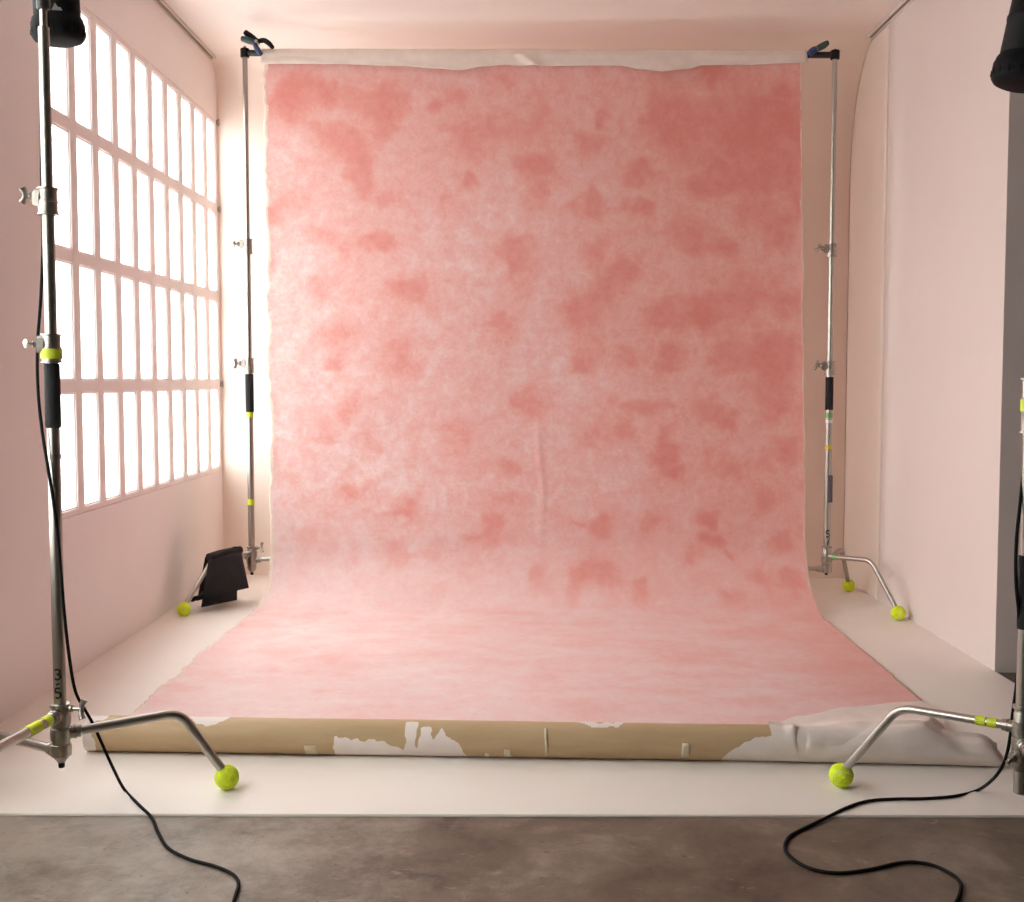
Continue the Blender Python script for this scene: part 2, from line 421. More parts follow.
def leg(t, hub, ang, h0, hb, rb, rend, r=.0122, tapes=(), r0=.02, hide_ball=False, seam=0.0):
    d = Vector((math.cos(ang), math.sin(ang), 0)); x, y = hub
    O = Vector((x, y, 0)); zc = .0335
    P0 = O + d * r0 + Vector((0, 0, h0)); Pb = O + d * rb + Vector((0, 0, hb)); Pe = O + d * (rend - .006) + Vector((0, 0, zc + .012))
    v1 = (Pb - P0).normalized(); v2 = (Pe - Pb).normalized(); R = .042
    pts = [P0, P0.lerp(Pb, .5)]
    A = Pb - v1 * R; D = Pb + v2 * R
    for k in range(13):
        s = k / 12; pts.append(A * (1 - s) ** 2 + Pb * 2 * s * (1 - s) + D * s * s)
    pts += [D.lerp(Pe, .5), Pe]
    bm = tube(B(), pts, r, 18)
    lg = t.part('leg', bm, M['chrome'])
    bp = O + d * rend + Vector((0, 0, zc))
    tb = t.part('tennis_ball', ball_bm(bp), M['ball'], lg, 'fluorescent yellow tennis ball pushed on the foot')
    bm = B(); seam = seam_bm(bp, ang + seam)
    bm.free(); so = link('seam', seam, M['seam'], lg, t.loc)
    for a0, a1, mm in tapes:
        t.part('tape', band_on(B(), P0 + v1 * a0, P0 + v1 * a1, r * 1.12), M[mm], lg, 'bright tape wrapped on the leg')
    bm = rod(B(), O + d * .006 + Vector((0, 0, h0 - .0)), P0 + v1 * .030, r * 1.35, 18)
    rod(bm, P0 + v1 * .012, P0 + v1 * .018, r * 1.5, 18)
    return lg, bm
def hub_part(t, x, y, z0, z1, sockets, hs, r=.0225, knob=None, sc=1.0):
    bm = B()
    lathe(bm, [(0, z0), (.010, z0), (.012, z0 + .004), (r * .82, z0 + .012), (r, z0 + .02), (r, z1 - .022), (r * .92, z1 - .018), (r * .92, z1 - .010),
               (r * 1.12, z1 - .008), (r * 1.12, z1 - .002), (r * .8, z1), (0, z1)], 26, Matrix.Translation((x, y, 0)))
    for h in hs:
        lathe(bm, [(r * .9, h - .017), (r * 1.13, h - .015), (r * 1.17, h), (r * 1.13, h + .015), (r * .9, h + .017)], 26, Matrix.Translation((x, y, 0)))
    for s in sockets:
        me = bpy.data.meshes.new('tmp'); s.to_mesh(me); s.free(); bm.from_mesh(me); bpy.data.meshes.remove(me)
    h = t.part('hub', bm, M['chromed'])
    t.part('foot_plug', lathe(B(), [(0, z0 - .014), (.007, z0 - .014), (.008, z0 - .011), (.008, z0 + .001), (0, z0 + .001)], 16, Matrix.Translation((x, y, 0))), M['blackr'], h)
    if knob: t_handle(t, Vector((x, y, z1 - .014)) + Vector(knob).normalized() * r, knob, 'knob', .036, .024, .25, h)
    return h
def hz(py, px, Y): return at(px, py, Y).z
R_ = math.radians
# --- stand on the left in front
gb = ground(227, 789); fy = gb.y - .185; fx = at(61, 740, fy).x
aF = math.atan2(gb.y - fy, gb.x - fx); rF = math.hypot(gb.y - fy, gb.x - fx)
def hl(py): return hz(py, 55, fy)
t = Thing('light_stand', 'tall chrome light stand in front of the window, one leg banded with yellow tape', 'light stand', (fx, fy, 0), 'chrome light stands in the foreground')
legs = [leg(t, (fx, fy), aF, .212, .229, .30, rF, r=.0125),
        leg(t, (fx, fy), R_(262), .262, .262, .34, .436, r=.0130, tapes=((.034, .062, 'ytape'), (.080, .135, 'ytape'))),
        leg(t, (fx, fy), R_(146), .166, .155, .32, .436, r=.0125)]
hub_part(t, fx, fy, .137, .292, [s for _, s in legs], (.212, .252, .17), knob=(1, -.15, 0))
z1, z2, z3, z4 = hl(345), hl(200), hl(27), hl(11)
col = t.part('column', cyl(B(), fx, fy, .28, hl(350), .0158), M['chrome'])
t.part('ring', ring_band(B(), fx, fy, hl(459), hl(454), .0155, .0175), M['chromed'], col)
t.part('marking', glyphs(fx, fy, .0158, hl(668), [('3', 1), ('-', .42), ('5', .95)], .0265, R_(-86), .0029), M['ink'], col)
t.part('riser', cyl(B(), fx, fy, hl(352), hl(195), .0148), M['chrome'])
t.part('riser', cyl(B(), fx, fy, hl(200), z3, .0135), M['chrome'])
t.part('spigot', cyl(B(), fx, fy, z3 - .01, hl(6), .0088), M['chrome'])
t.part('grip', lathe(B(), [(.0156, hl(428)), (.019, hl(427)), (.0198, hl(424)), (.0192, hl(366)), (.0185, hl(364)), (.0156, hl(363.5))], 26, Matrix.Translation((fx, fy, 0))), M['foam'], label='black foam grip')
c1 = collar(t, fx, fy, hl(363), hl(334), .0235, (-1, -.35, .05), PI / 2 * .9, 1.0)
t.part('tape', ring_band(B(), fx, fy, hl(359), hl(349), .0200, .0262), M['ytape'], c1, 'yellow tape on the collar')
collar(t, fx, fy, hl(215), hl(188), .0235, (-1, -.2, .1), .3, 1.0)
# --- stand on the right in front
gb = ground(841, 787); gy = gb.y - .335; gx = at(1022, 745, gy).x
aG = math.atan2(gb.y - gy, gb.x - gx); rG = math.hypot(gb.y - gy, gb.x - gx)
def hr(py): return hz(py, 1022, gy)
t = Thing('light_stand', 'chrome light stand cut by the right frame edge, beside the dark return wall', 'light stand', (gx, gy, 0), 'chrome light stands in the foreground')
legs = [leg(t, (gx, gy), aG, .268, .256, .318, rG, r=.0108, tapes=((.040, .064, 'ytape'), (.068, .094, 'ytape')), seam=2.0),
        leg(t, (gx, gy), R_(256), .232, .235, .30, .487, r=.0125), leg(t, (gx, gy), R_(16), .20, .225, .30, .487, r=.0125)]
hub_part(t, gx, gy, hr(775), hr(705), [s for _, s in legs], (.268, .232, .20), r=.0215, knob=None)
t.part('foot_tube', cyl(B(), gx, gy, hr(793), hr(765), .0175), M['chrome'])
t_handle(t, Vector((gx - .022, gy - .008, hr(757))), (-1, -.6, 0), 'knob', .014, .012, .4)
t.part('column', cyl(B(), gx, gy, .30, hr(405), .0170), M['chrome'])
t.part('grip', lathe(B(), [(.0168, hr(629)), (.0195, hr(628)), (.0195, hr(556)), (.0168, hr(555))], 26, Matrix.Translation((gx, gy, 0))), M['foam'], label='black foam grip')
c1 = collar(t, gx, gy, hr(433), hr(378), .0225, (-.3, -1, 0), .4, 1.1)
t.part('tape', ring_band(B(), gx, gy, hr(411), hr(399), .0215, .0248), M['ytape'], c1, 'yellow tape on the collar')
t.part('riser', cyl(B(), gx, gy, hr(410), hr(262), .0150), M['chrome'])
collar(t, gx, gy, hr(285), hr(262), .0200, (.3, -1, 0), .4, 1.1)
t.part('riser', cyl(B(), gx, gy, hr(270), hr(40), .0135), M['chrome'])
t.part('spigot', cyl(B(), gx, gy, hr(42), hr(0), .0088), M['chrome'])
# --- two stands carrying the backdrop
def back_stand(label, x, y, angs, hs, tapes, grip, grip_tape, cols, top, kd, extra):
    t = Thing('backdrop_stand', label, 'backdrop stand', (x, y, 0), 'chrome stands that hold the backdrop')
    H = lambda py: hz(py, 250 if x < 0 else 828, y)
    legs = []
    for k, (a, rr) in enumerate(angs):
        legs.append(leg(t, (x, y), a, hs[k], hs[k] + .015, .275, rr, r=.0115, tapes=tapes.get(k, ()), seam=k * 1.3))
    hub_part(t, x, y, H(572), H(546), [s for _, s in legs], hs, r=.0235, knob=kd)
    t.part('column', cyl(B(), x, y, H(548), H(cols[0][1] - 2), .0165), M['chrome'])
    t.part('riser', cyl(B(), x, y, H(cols[0][1]), H(cols[1][1] - 2), .0145), M['chrome'])
    t.part('riser', cyl(B(), x, y, H(cols[1][1]), H(top + 4), .0125), M['chrome'])
    t.part('spigot', cyl(B(), x, y, H(top + 6), H(top - 6), .0075), M['chrome'])
    for (a, b, m, lab, rr) in grip:
        t.part('grip' if m == 'foam' else 'tape', ring_band(B(), x, y, H(b), H(a), .010, rr), M[m], label=lab)
    for a, b, roll in cols:
        collar(t, x, y, H(b), H(a), .0235, (-1, -.15, .05), roll, 1.35)
    return t, H
lx, ly = -1.352, 5.855
gb = ground(184, 616); aL = math.atan2(gb.y - ly, gb.x - lx); rL = math.hypot(gb.y - ly, gb.x - lx)
t, H = back_stand('chrome backdrop stand beside the window, weighted by the black sandbag', lx, ly,
    [(aL, rL), (aL + R_(120), .43), (aL + R_(240), .43)], (.235, .205, .20), {},
    [(374, 412, 'foam', 'black foam grip', .021), (411, 417, 'ytape', 'yellow tape below the grip', .0185), (499, 505, 'ytape', 'yellow tape low on the column', .0175)],
    None, [(358, 373, .5), (239, 254, 1.2)], 52, (1, -.4, .2), None)
g1, g2 = ground(898, 620), ground(848.5, 591.5)
rx, ry = (g1.x + g2.x) / 2 - .229, (g1.y + g2.y) / 2
a1 = math.atan2(g1.y - ry, g1.x - rx); a2 = math.atan2(g2.y - ry, g2.x - rx); r1 = (g1 - Vector((rx, ry, 0))).length; r2 = (g2 - Vector((rx, ry, 0))).length
print('REAR', rx, ry, r1, r2, YR, YF, fx, fy, gx, gy)
t, H = back_stand('chrome backdrop stand beside the right wall, with green tape on a leg', rx, ry,
    [(a1, r1), (a2, r2), (PI + .03, .43)], (.245, .23, .18), {0: ((.02, .05, 'gtape'),)},
    [(377, 410, 'foam', 'black foam grip', .0195), (413, 418, 'gtape', 'green tape below the grip', .0178), (420, 423, 'wtape', 'white tape', .0178), (445, 449, 'otape', 'amber tape', .0178)],
    None, [(361, 375, .9), (244, 257, 1.2)], 55, None, None)
bm = box(B(), (rx - .006, ry - .026, H(502)), (rx + .018, ry - .0162, H(475)), .003)
t.part('tag', bm, M['greytag'], label='grey strip stuck along the column')
t.part('marking', glyphs(rx, ry, .0165, H(530), [('S', 1), ('7', .95)], .034, R_(-88), .0040), M['ink'])
# ------------------------------------------------------------------ crossbar and clamps
za, zb = at(243, 53, ly), at(836, 55, ry)
za = Vector((lx, ly, za.z)); zb = Vector((rx, ry, zb.z)); dv = (zb - za).normalized()
t = Thing('crossbar', 'black crossbar between the two stands that the pink backdrop hangs from', 'crossbar', za)
t.part('tube', rod(B(), za - dv * .01, zb + dv * .01, .0155, 18), M['blackm'])
for p in (za, zb):
    bm = cyl(B(), p.x, p.y, p.z - .022, p.z + .022, .022, .003)
    t.part('end_fitting', bm, M['blackp'])
def clamp(label, arms, piv, Y, loc):
    t = Thing('spring_clamp', label, 'clamp', loc, 'spring clamps on the crossbar')
    for name, pts, segs, dY in arms:
        P = smooth_path([at(px, py, Y + dY) for px, py in pts], 6)
        n = len(P); cut = segs[0]
        for i, (k0, k1, m, nm, rr, lab) in enumerate(segs[1:]):
            a = int(k0 * (n - 1)); b = int(k1 * (n - 1)) + 1
            o = tube(B(), P[a:b], [rr * (.72 + .28 * math.sin(PI * (j + .5) / (b - a))) for j in range(b - a)], 12, 1.25, Vector((0, 1, 0)))
            t.part(nm, o, M[m], label=lab)
    p = at(piv[0], piv[1], Y)
    t.part('pivot', rod(B(), p + Vector((0, -.028, 0)), p + Vector((0, .028, 0)), .008, 14), M['chromed'])
    return t
YC1 = ly - .03
clamp('black and teal spring clamp at the left end of the crossbar', [
    ('a', [(245, 32), (251, 37), (257, 41), (264, 40.5), (269, 43.5), (273, 48)], (0, (0, .45, 'blackr', 'handle', .0165, 'black handle'), (.43, 1, 'blackp', 'jaw', .013, 'black jaw')), 0),
    ('b', [(241.5, 38.5), (247, 40), (253.5, 42.5), (256, 47), (258.5, 51), (261, 55)], (0, (0, .5, 'teal', 'handle', .0165, 'teal handle'), (.48, 1, 'blue', 'jaw', .0135, 'blue jaw')), -.012)],
    (257, 42.5), YC1, at(257, 43, YC1))
YC2 = ry - .035
clamp('teal and blue spring clamp at the right end of the crossbar', [
    ('a', [(828, 42.5), (823, 45.5), (817, 48.5), (813, 50.5), (809, 53.5)], (0, (0, .55, 'teal', 'handle', .0155, 'teal handle'), (.53, 1, 'blue', 'jaw', .0165, 'blue jaw')), -.012),
    ('b', [(827.5, 43.5), (822.5, 46.5), (816, 49.5), (812, 52), (808.5, 55)], (0, (0, .55, 'teal', 'handle', .0145, 'teal handle'), (.53, 1, 'blue', 'jaw', .0155, 'blue jaw')), .03)],
    (815, 50), YC2, at(815, 50, YC2))
# ------------------------------------------------------------------ painted backdrop
BD = Thing('painted_backdrop', 'mottled pink painted canvas backdrop sweeping from the crossbar onto the white floor', 'backdrop', (0.08, 4.6, 0))
BL = """288 96 17 19 .9|325 88 15 13 .7|353 101 14 10 .5|388 101 14 16 .7|385 124 12 12 .5|430 103 9 8 .7|346 143 20 16 .7|358 167 12 12 .7|361 186 9 9 .55|388 199 20 12 .5|380 242 15 10 .9|317 127 12 10 .4|292 200 13 13 .4|274 213 8 12 .6|317 233 14 8 .4|343 252 9 9 .5|407 290 18 14 .6|320 287 14 10 .35|472 180 8 8 .7|449 197 12 10 .45|513 252 17 17 .7|533 167 15 9 .75|475 133 34 18 .45|504 79 12 8 .5|539 117 18 20 .4|456 95 12 8 .45|523 278 14 18 .35|539 194 12 10 .45|599 119 7 6 .7|591 145 13 12 .45|636 172 11 10 .8|589 204 13 10 .75|638 207 9 7 .8|696 191 12 7 .75|723 181 15 10 .5|710 74 9 10 .75|736 136 42 28 .65|781 120 20 24 .85|762 159 35 20 .6|794 188 12 18 .7|684 230 19 14 .55|696 243 10 8 .7|725 246 9 9 .6|778 233 16 16 .7|755 195 20 25 .45|591 255 12 10 .5|626 268 11 12 .7|607 288 14 14 .6|581 313 18 18 .7|700 312 22 14 .75|659 318 14 12 .6|755 297 30 16 .5|787 307 14 12 .5|671 127 18 18 .5|662 104 18 14 .4|337 336 20 11 .6|334 360 10 7 .6|401 358 18 19 .6|504 329 18 16 .5|528 402 17 14 .75|459 434 19 21 .55|350 410 10 11 .55|370 442 8 9 .5|321 421 12 12 .35|324 442 20 6 .35|350 490 11 9 .65|409 506 13 10 .7|388 512 20 6 .4|507 466 10 9 .6|507 498 15 7 .5|472 532 14 6 .5|494 522 12 10 .5|396 545 8 8 .5|308 535 12 12 .35|411 559 16 5 .4|497 542 12 8 .5|540 577 6 12 .5|588 358 15 15 .6|626 358 12 10 .55|668 358 14 12 .7|726 358 14 18 .65|771 355 20 18 .85|642 408 20 9 .75|663 448 11 14 .75|594 432 14 12 .5|623 435 10 10 .5|724 419 9 9 .65|771 397 12 16 .6|707 410 12 9 .45|671 472 9 7 .7|601 525 12 10 .75|578 525 7 4 .5|650 522 11 12 .6|705 517 10 6 .75|710 537 13 8 .85|726 553 7 5 .6|687 553 11 8 .55|776 541 12 13 .7|594 570 22 12 .75|572 587 8 10 .6|634 588 7 8 .65|726 588 9 8 .6|755 574 14 10 .55|784 577 10 8 .6|736 471 30 12 .45|787 451 16 10 .5|765 500 14 12 .45|800 484 10 8 .4|700 290 60 40 .2|720 420 70 60 .25|740 130 70 60 .25|600 150 80 70 .12"""
blots = []
for sp in BL.split('|'):
    a = [float(v) for v in sp.split()]; p = at(a[0], a[1], 5.78); k = 5.78 / F
    blots.append((p.x, p.z, a[2] * k * 1.12, a[3] * k * 1.12, a[4]))
HTL = lambda u: za.z + (zb.z - za.z) * u - .012
NX, rowsV, rowsC, rowsF = 290, 300, 40, 150
def backdrop_profile(u):
    """points (Y, Z) from the bar down, round the sweep and over the floor"""
    ytop = (ly - .004) * (1 - u) + (ry - .004) * u - .012
    rf = .27 + .12 * u; yb = 5.79 - .09 * u            # foot of the hanging part
    ye = 3.44 - .09 * u                                 # roll contact line
    pts = []
    for k in range(rowsV):
        s = k / rowsV; z = HTL(u) + (rf - HTL(u)) * s
        pts.append((ytop + (yb - ytop) * s ** 1.3, z))
    for k in range(rowsC):
        a = PI / 2 * k / rowsC
        pts.append((yb - rf * (1 - math.cos(a)) , rf - (rf - .004) * math.sin(a)))
    y1 = yb - rf
    for k in range(rowsF + 1):
        pts.append((y1 + (ye - y1) * k / rowsF, .004))
    return pts
bm = B(); pig_and_light = []; bor = []; mot = []; G = []
NV = rowsV + rowsC + rowsF + 1
for i in range(NX + 1):
    u = i / NX; prof = backdrop_profile(u); colv = []
    # running length
    s = 0; prev = prof[0]
    for j, (y, z) in enumerate(prof):
        s += math.hypot(y - prev[0], z - prev[1]); prev = (y, z)
        f = j / (NV - 1)
        xl = -1.258 + .018 * min(1, j / rowsV) - .045 * max(0, min(1, (j - rowsV) / rowsC / 1.5)); xr = 1.376 + .052 * min(1, (j / rowsV)) + .004 * max(0, min(1, (j - rowsV) / rowsC / 1.5)) - .03 * max(0, (j - rowsV - rowsC) / rowsF)
        if j > rowsV + rowsC: xr -= .30 * max(0, 3.93 - y)
        jl = .014 * noise.noise(Vector((s * 9, 1.3, 0))) + .009 * noise.noise(Vector((s * 31, 4.3, 0)))
        jr = .005 * noise.noise(Vector((s * 8, 7.3, 0))) + .003 * noise.noise(Vector((s * 30, 9.3, 0)))
        x = (xl + jl) * (1 - u) + (xr + jr) * u
        hang = min(1, max(0, (rowsV + rowsC * .6 - j) / 52)); fl = 1 - hang
        w = noise.noise(Vector((x * .9, s * 2.6, 2.2))) * .012 + noise.noise(Vector((x * 2.2, s * 7, 5.2))) * .0045
        cr = 0.0
        if j < rowsV + rowsC:
            pz = z
            # upright crease low in the middle, slanting crease to its left
            cr += .004 * math.exp(-((x - .115 - .03 * noise.noise(Vector((0, s * 3, 1)))) / .016) ** 2) * max(0, min(1, (1.05 - z) / .3))
            dd = (x + .72) * .55 - (z - .62) * .84
            cr += .0035 * math.exp(-(dd / .03) ** 2) * math.exp(-(((x + .72) * .84 + (z - .62) * .55) / .16) ** 2)
        w *= min(1, .02 + j / 80)
        ed = max(0, 1 - min(u, 1 - u) * 2.7 / .05)
        yy = y - (abs(w) * 0 + w + cr) * hang - .012 * ed * (noise.noise(Vector((s * 12, u * 3, 8))) + .3) * hang * min(1, j / 90)
        damp = 1 - .95 * max(0, min(1, (4.25 - y) / .2)) * max(0, min(1, (x - .5) / .15))
        zz = z + fl * damp * (max(0, w) * .8 + .002 + .010 * ed * max(0, noise.noise(Vector((s * 14, u * 3, 6)))))
        colv.append(bm.verts.new((x, yy, zz)))
        # painted blotches, plus window light put into the base tone
        if j <= rowsV + rowsC:
            dx = .045 * noise.noise(Vector((x * 7, z * 7, 0))) + .028 * noise.noise(Vector((x * 20, z * 20, 3)))
            dz = .045 * noise.noise(Vector((x * 7, z * 7, 9))) + .028 * noise.noise(Vector((x * 20, z * 20, 13)))
            v = 1.0
            zp = z - .12 * max(0, (.34 - z))
            for bx_, bz_, ra, rb, st in blots:
                ex = (x + dx - bx_) / ra
                if abs(ex) > 2.4: continue
                ez = (z + dz - bz_) / rb
                if abs(ez) > 2.4: continue
                v *= 1 - .75 * st * math.exp(-(ex * ex + ez * ez) ** 1.25 * .7)
            g = .28 + .12 * u + .085 * (z / 2.7) - .13 * (1 - u) * max(0, 1 - z / 2.0)  # base tone also paints light falloff: paler lower left, deeper upper right
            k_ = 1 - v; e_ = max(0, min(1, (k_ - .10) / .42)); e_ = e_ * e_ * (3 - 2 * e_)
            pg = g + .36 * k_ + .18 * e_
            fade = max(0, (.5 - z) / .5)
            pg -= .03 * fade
        if j > rowsV - 10:
            b1 = noise.noise(Vector((x * 2.2, s * 3.6, 20))); b2 = noise.noise(Vector((x * 5, s * 9, 25)))
            pf = .09 + .15 * u + .20 * max(0, b1) + .10 * b2  # floor run kept paler on the left, painting in the light on it
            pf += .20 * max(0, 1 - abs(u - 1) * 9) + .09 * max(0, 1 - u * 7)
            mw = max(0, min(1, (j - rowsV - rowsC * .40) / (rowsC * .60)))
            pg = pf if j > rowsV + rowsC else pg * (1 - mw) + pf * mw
        pig_and_light.append(pg)
        d = min(u, (1 - u) * 1.6) * 2.66
        mot.append(1.0 - .45 * fl)
        bor.append(max(0, 1 - d / (.034 if u < .5 else .028)) * (1.0 if hang > 0 else .75))
    G.append(colv)
for i in range(NX):
    for j in range(NV - 1):
        bm.faces.new((G[i][j], G[i + 1][j], G[i + 1][j + 1], G[i][j + 1]))
cv = BD.part('canvas', bm, M['canvas'], attrs={'pigment_and_light': pig_and_light, 'border': bor, 'mottle': mot})
sol = cv.modifiers.new('cloth thickness', 'SOLIDIFY'); sol.thickness = .003; sol.offset = -1
# header: unpainted white band folded over the crossbar
bm = B(); N = 200; rowsH = 14; G = []
keys = [(262, 64), (330, 64), (400, 66), (440, 69), (463, 71), (485, 67), (505, 65), (520, 66), (560, 66), (620, 66), (640, 70), (662, 73), (685, 70), (702, 65.5), (740, 65), (803, 63)]
def interp(k, x):
    for (x0, y0), (x1, y1) in zip(k, k[1:]):
        if x <= x1:
            t_ = max(0, (x - x0) / (x1 - x0)); t_ = t_ * t_ * (3 - 2 * t_); return y0 + (y1 - y0) * t_
    return k[-1][1]
for i in range(N + 1):
    u = i / N; x = -1.264 + (1.402 + 1.264) * u
    pc = za.lerp(zb, (x - za.x) / (zb.x - za.x)); px = 262 + (803 - 262) * u
    zlow = at(px, interp(keys, px), pc.y - .03).z
    colv = []; rr = .022; dip = max(0, interp(keys, px) - 66) / 7
    for a in range(7):                      # round the back and over the top of the bar
        th = PI * 1.05 - PI * 1.05 * a / 6
        colv.append(bm.verts.new((x, pc.y - rr * math.cos(th), pc.z + rr * math.sin(th) + .003 * noise.noise(Vector((x * 6, th, 0))))))
    zt = pc.z - .004
    for k in range(1, rowsH + 1):
        s = k / rowsH
        w = .004 * noise.noise(Vector((x * 9, s * 2, 4)))
        fold = .02 * math.exp(-((px - 522 - 14 * s) / 6) ** 2) + .012 * math.exp(-((px - 665) / 14) ** 2) * s
        colv.append(bm.verts.new((x, pc.y - rr - .005 - .010 * s - dip * .02 * s * s - w - fold * .8, zt + (zlow - zt) * s)))
    colv[:] = colv
    G.append(colv)
for i in range(N):
    for j in range(len(G[0]) - 1):
        bm.faces.new((G[i][j], G[i + 1][j], G[i + 1][j + 1], G[i][j + 1]))
hd = BD.part('header', bm, M['header'], label='unpainted white band folded over the crossbar')
sol = hd.modifiers.new('cloth thickness', 'SOLIDIFY'); sol.thickness = .003
# roll of spare canvas on the floor
def inside(poly, x, y):
    c = False; n = len(poly)
    for i in range(n):
        x0, y0 = poly[i]; x1, y1 = poly[i - 1]
        if (y0 > y) != (y1 > y) and x < (x1 - x0) * (y - y0) / (y1 - y0) + x0: c = not c
    return c
inv = RM.transposed()
def proj(p):
    v = inv @ (Vector(p) - Vector((0, 0, CH))); return 512 + F * v.x / -v.z, 451 - F * v.y / -v.z
def sq(px):                                  # the right end of the roll lies flattened
    t_ = max(0, min(1, (px - 915) / 40)); t_ = t_ * t_ * (3 - 2 * t_)
    e_ = max(0, min(1, (px - 972) / 18))
    return 1 - .30 * t_ - .30 * e_ * e_
RR = .0525
pl = ground(88, 751); pr = ground(983, 764.5)
pl = Vector((pl.x, pl.y + .010, RR)); pr = Vector((pr.x, pr.y + .010, RR))
bm = B(); NXr, NA = 620, 44; G = []; torn = []
tears = [  # polygons of torn white paper in photo pixels
    [(70, 700), (92, 700), (90, 712), (93, 722), (91, 735), (96, 745), (98, 770), (70, 770)],
    [(70, 690), (152, 700), (148, 712), (118, 714), (96, 722), (70, 720)],
    [(186, 700), (240, 700), (232, 717), (208, 727), (196, 722), (188, 716)],
    [(334, 735), (352, 739), (362, 741), (372, 739), (386, 743), (400, 749), (405, 751), (406, 722), (419, 722), (416, 736), (414, 748), (418, 746), (420, 728), (431, 725), (433, 740), (433, 745), (438, 732), (442, 725), (446, 737), (455, 741), (468, 757), (470, 775), (334, 775)],
    [(484, 750), (490, 757), (484, 757)],
    [(575, 722), (625, 722), (618, 727), (590, 727)],
    [(720, 775), (722, 757), (735, 750), (745, 742), (770, 735), (790, 729), (800, 715), (1020, 690), (1020, 790)]]
for i in range(NXr + 1):
    u = i / NXr; p = pl.lerp(pr, u); colv = []
    for k in range(NA):
        a = 2 * PI * k / NA
        r = RR * (1 + .015 * noise.noise(Vector((p.x * 3, math.cos(a), math.sin(a)))) + .012 * noise.noise(Vector((p.x * 14, math.cos(a) * 2, math.sin(a) * 2))))
        fl_ = sq(proj((p.x, p.y, .05))[0]); z = max(.0045, (p.z + r * math.sin(a)) * fl_)
        v = Vector((p.x, p.y - r * math.cos(a), z))
        colv.append(bm.verts.new(v))
        px, py = proj(v)
        px += 2.5 * noise.noise(Vector((px * .12, py * .12, 0))); py += 2.5 * noise.noise(Vector((px * .15, py * .15, 7)))
        wv = 0.0
        if math.cos(a) > -.35:
            h = sum(1 for ox, oy in ((0, 0), (1.4, 0), (-1.4, 0), (0, 1.2), (0, -1.2)) if any(inside(tp, px + ox, py + oy) for tp in tears))
            wv = h / 5
        torn.append(wv)
    G.append(colv)
for i in range(NXr):
    for k in range(NA):
        k2 = (k + 1) % NA; bm.faces.new((G[i][k], G[i + 1][k], G[i + 1][k2], G[i][k2]))
bm.faces.new(G[0]); bm.faces.new(G[-1][::-1])
rl = BD.part('roll', bm, M['roll'], attrs={'torn': torn}, label='kraft brown roll with torn white paper')
# white underside flap folded over the right end of the roll
bm = B(); G = []; NU, NVf = 90, 48
back = [(735, 729), (765, 727), (800, 716), (850, 707), (905, 702), (926, 701), (938, 713), (950, 728), (963, 737), (978, 743), (988, 753), (994, 764)]
for i in range(NU + 1):
    u = i / NU; px = 768 + (992 - 768) * u
    p = pl.lerp(pr, (ground(px, 760).x - pl.x) / (pr.x - pl.x)); colv = []; gb_ = ground(px, interp(back, px), .012)
    yb_ = ground(px, interp(back, px), .012).y
    reach = max(.0, yb_ - p.y)
    thick = .0014 + .006 * u
    for j in range(NVf + 1):
        v = j / NVf
        n_ = noise.noise(Vector((p.x * 6, v * 3, 1.5))) * .010 + noise.noise(Vector((p.x * 15, v * 8, 4.5))) * .005
        if v < .55:                          # up the front and over the top
            a = -.95 + (PI / 2 + .95) * (v / .55)
            r = RR + thick + n_ * min(1, v * 4) * min(1, u * 5) * (1 if u < .97 else 0)
            q_ = Vector((p.x, p.y - r * math.cos(a), max(.0048, (p.z + r * math.sin(a)) * sq(px))))
        else:
            s = (v - .55) / .45
            top = (RR * 2 + thick) * sq(px)
            y_ = p.y + max(reach, .012) * s
            drop = max(0, 1 - s) ** 1.5
            q_ = Vector((p.x + (gb_.x - p.x) * s, y_, max(.013, top * drop + n_ * 1.6 * (1 - s) + .012 * (1 - s))))
        # tucked wrinkles
        q_.z += .010 * math.exp(-((px - 790) / 5) ** 2) * math.exp(-((v - .42) / .12) ** 2)
        q_.y += .016 * math.exp(-((px - 797) / 4) ** 2) * math.exp(-((v - .34) / .13) ** 2)
        q_.z += .022 * math.exp(-((px - 930 - 40 * (v - .7)) / 9) ** 2) * math.exp(-((v - .72) / .10) ** 2)
        colv.append(bm.verts.new(q_))
    G.append(colv)
for i in range(NU):
    for j in range(NVf):
        bm.faces.new((G[i][j], G[i + 1][j], G[i + 1][j + 1], G[i][j + 1]))
fo = BD.part('flap', bm, M['flap'], label='white canvas underside folded over the end of the roll')
def tape_patch(px, py0, py1, wpx, tilt=0, lift=.0012):
    bm = B(); rows = []
    for j in range(7):
        py = py0 + (py1 - py0) * j / 6; row = []
        for i in range(4):
            x = px + (i / 3 - .5) * wpx + tilt * (j / 6 - .5)
            best = None
            for k in range(60):              # where the sight line meets the roll's surface
                d = ray(x, py); Y = 3.25 + .3 * k / 59
                P = Vector((0, 0, CH)) + d * (Y / d.y); c_ = pl.lerp(pr, (P.x - pl.x) / (pr.x - pl.x))
                if math.hypot(P.y - c_.y, P.z - c_.z) < RR: best = P; break
            P = best or P
            c_ = pl.lerp(pr, (P.x - pl.x) / (pr.x - pl.x)); dv_ = Vector((0, P.y - c_.y, P.z - c_.z)).normalized()
            row.append(bm.verts.new(Vector((P.x, c_.y, c_.z)) + dv_ * (RR * 1.02 + lift)))
        rows.append(row)
    for a, b in zip(rows, rows[1:]):
        for i in range(3): bm.faces.new((a[i], a[i + 1], b[i + 1], b[i]))
    o = BD.part('tape', bm, M['tapep'], rl, 'pale strip of masking tape')
    s_ = o.modifiers.new('t', 'SOLIDIFY'); s_.thickness = .0006
tape_patch(685.5, 743, 756, 8, -1); tape_patch(508, 749, 756, 8); tape_patch(311, 745, 754, 12, 2); tape_patch(546, 729, 755, 3, 1)
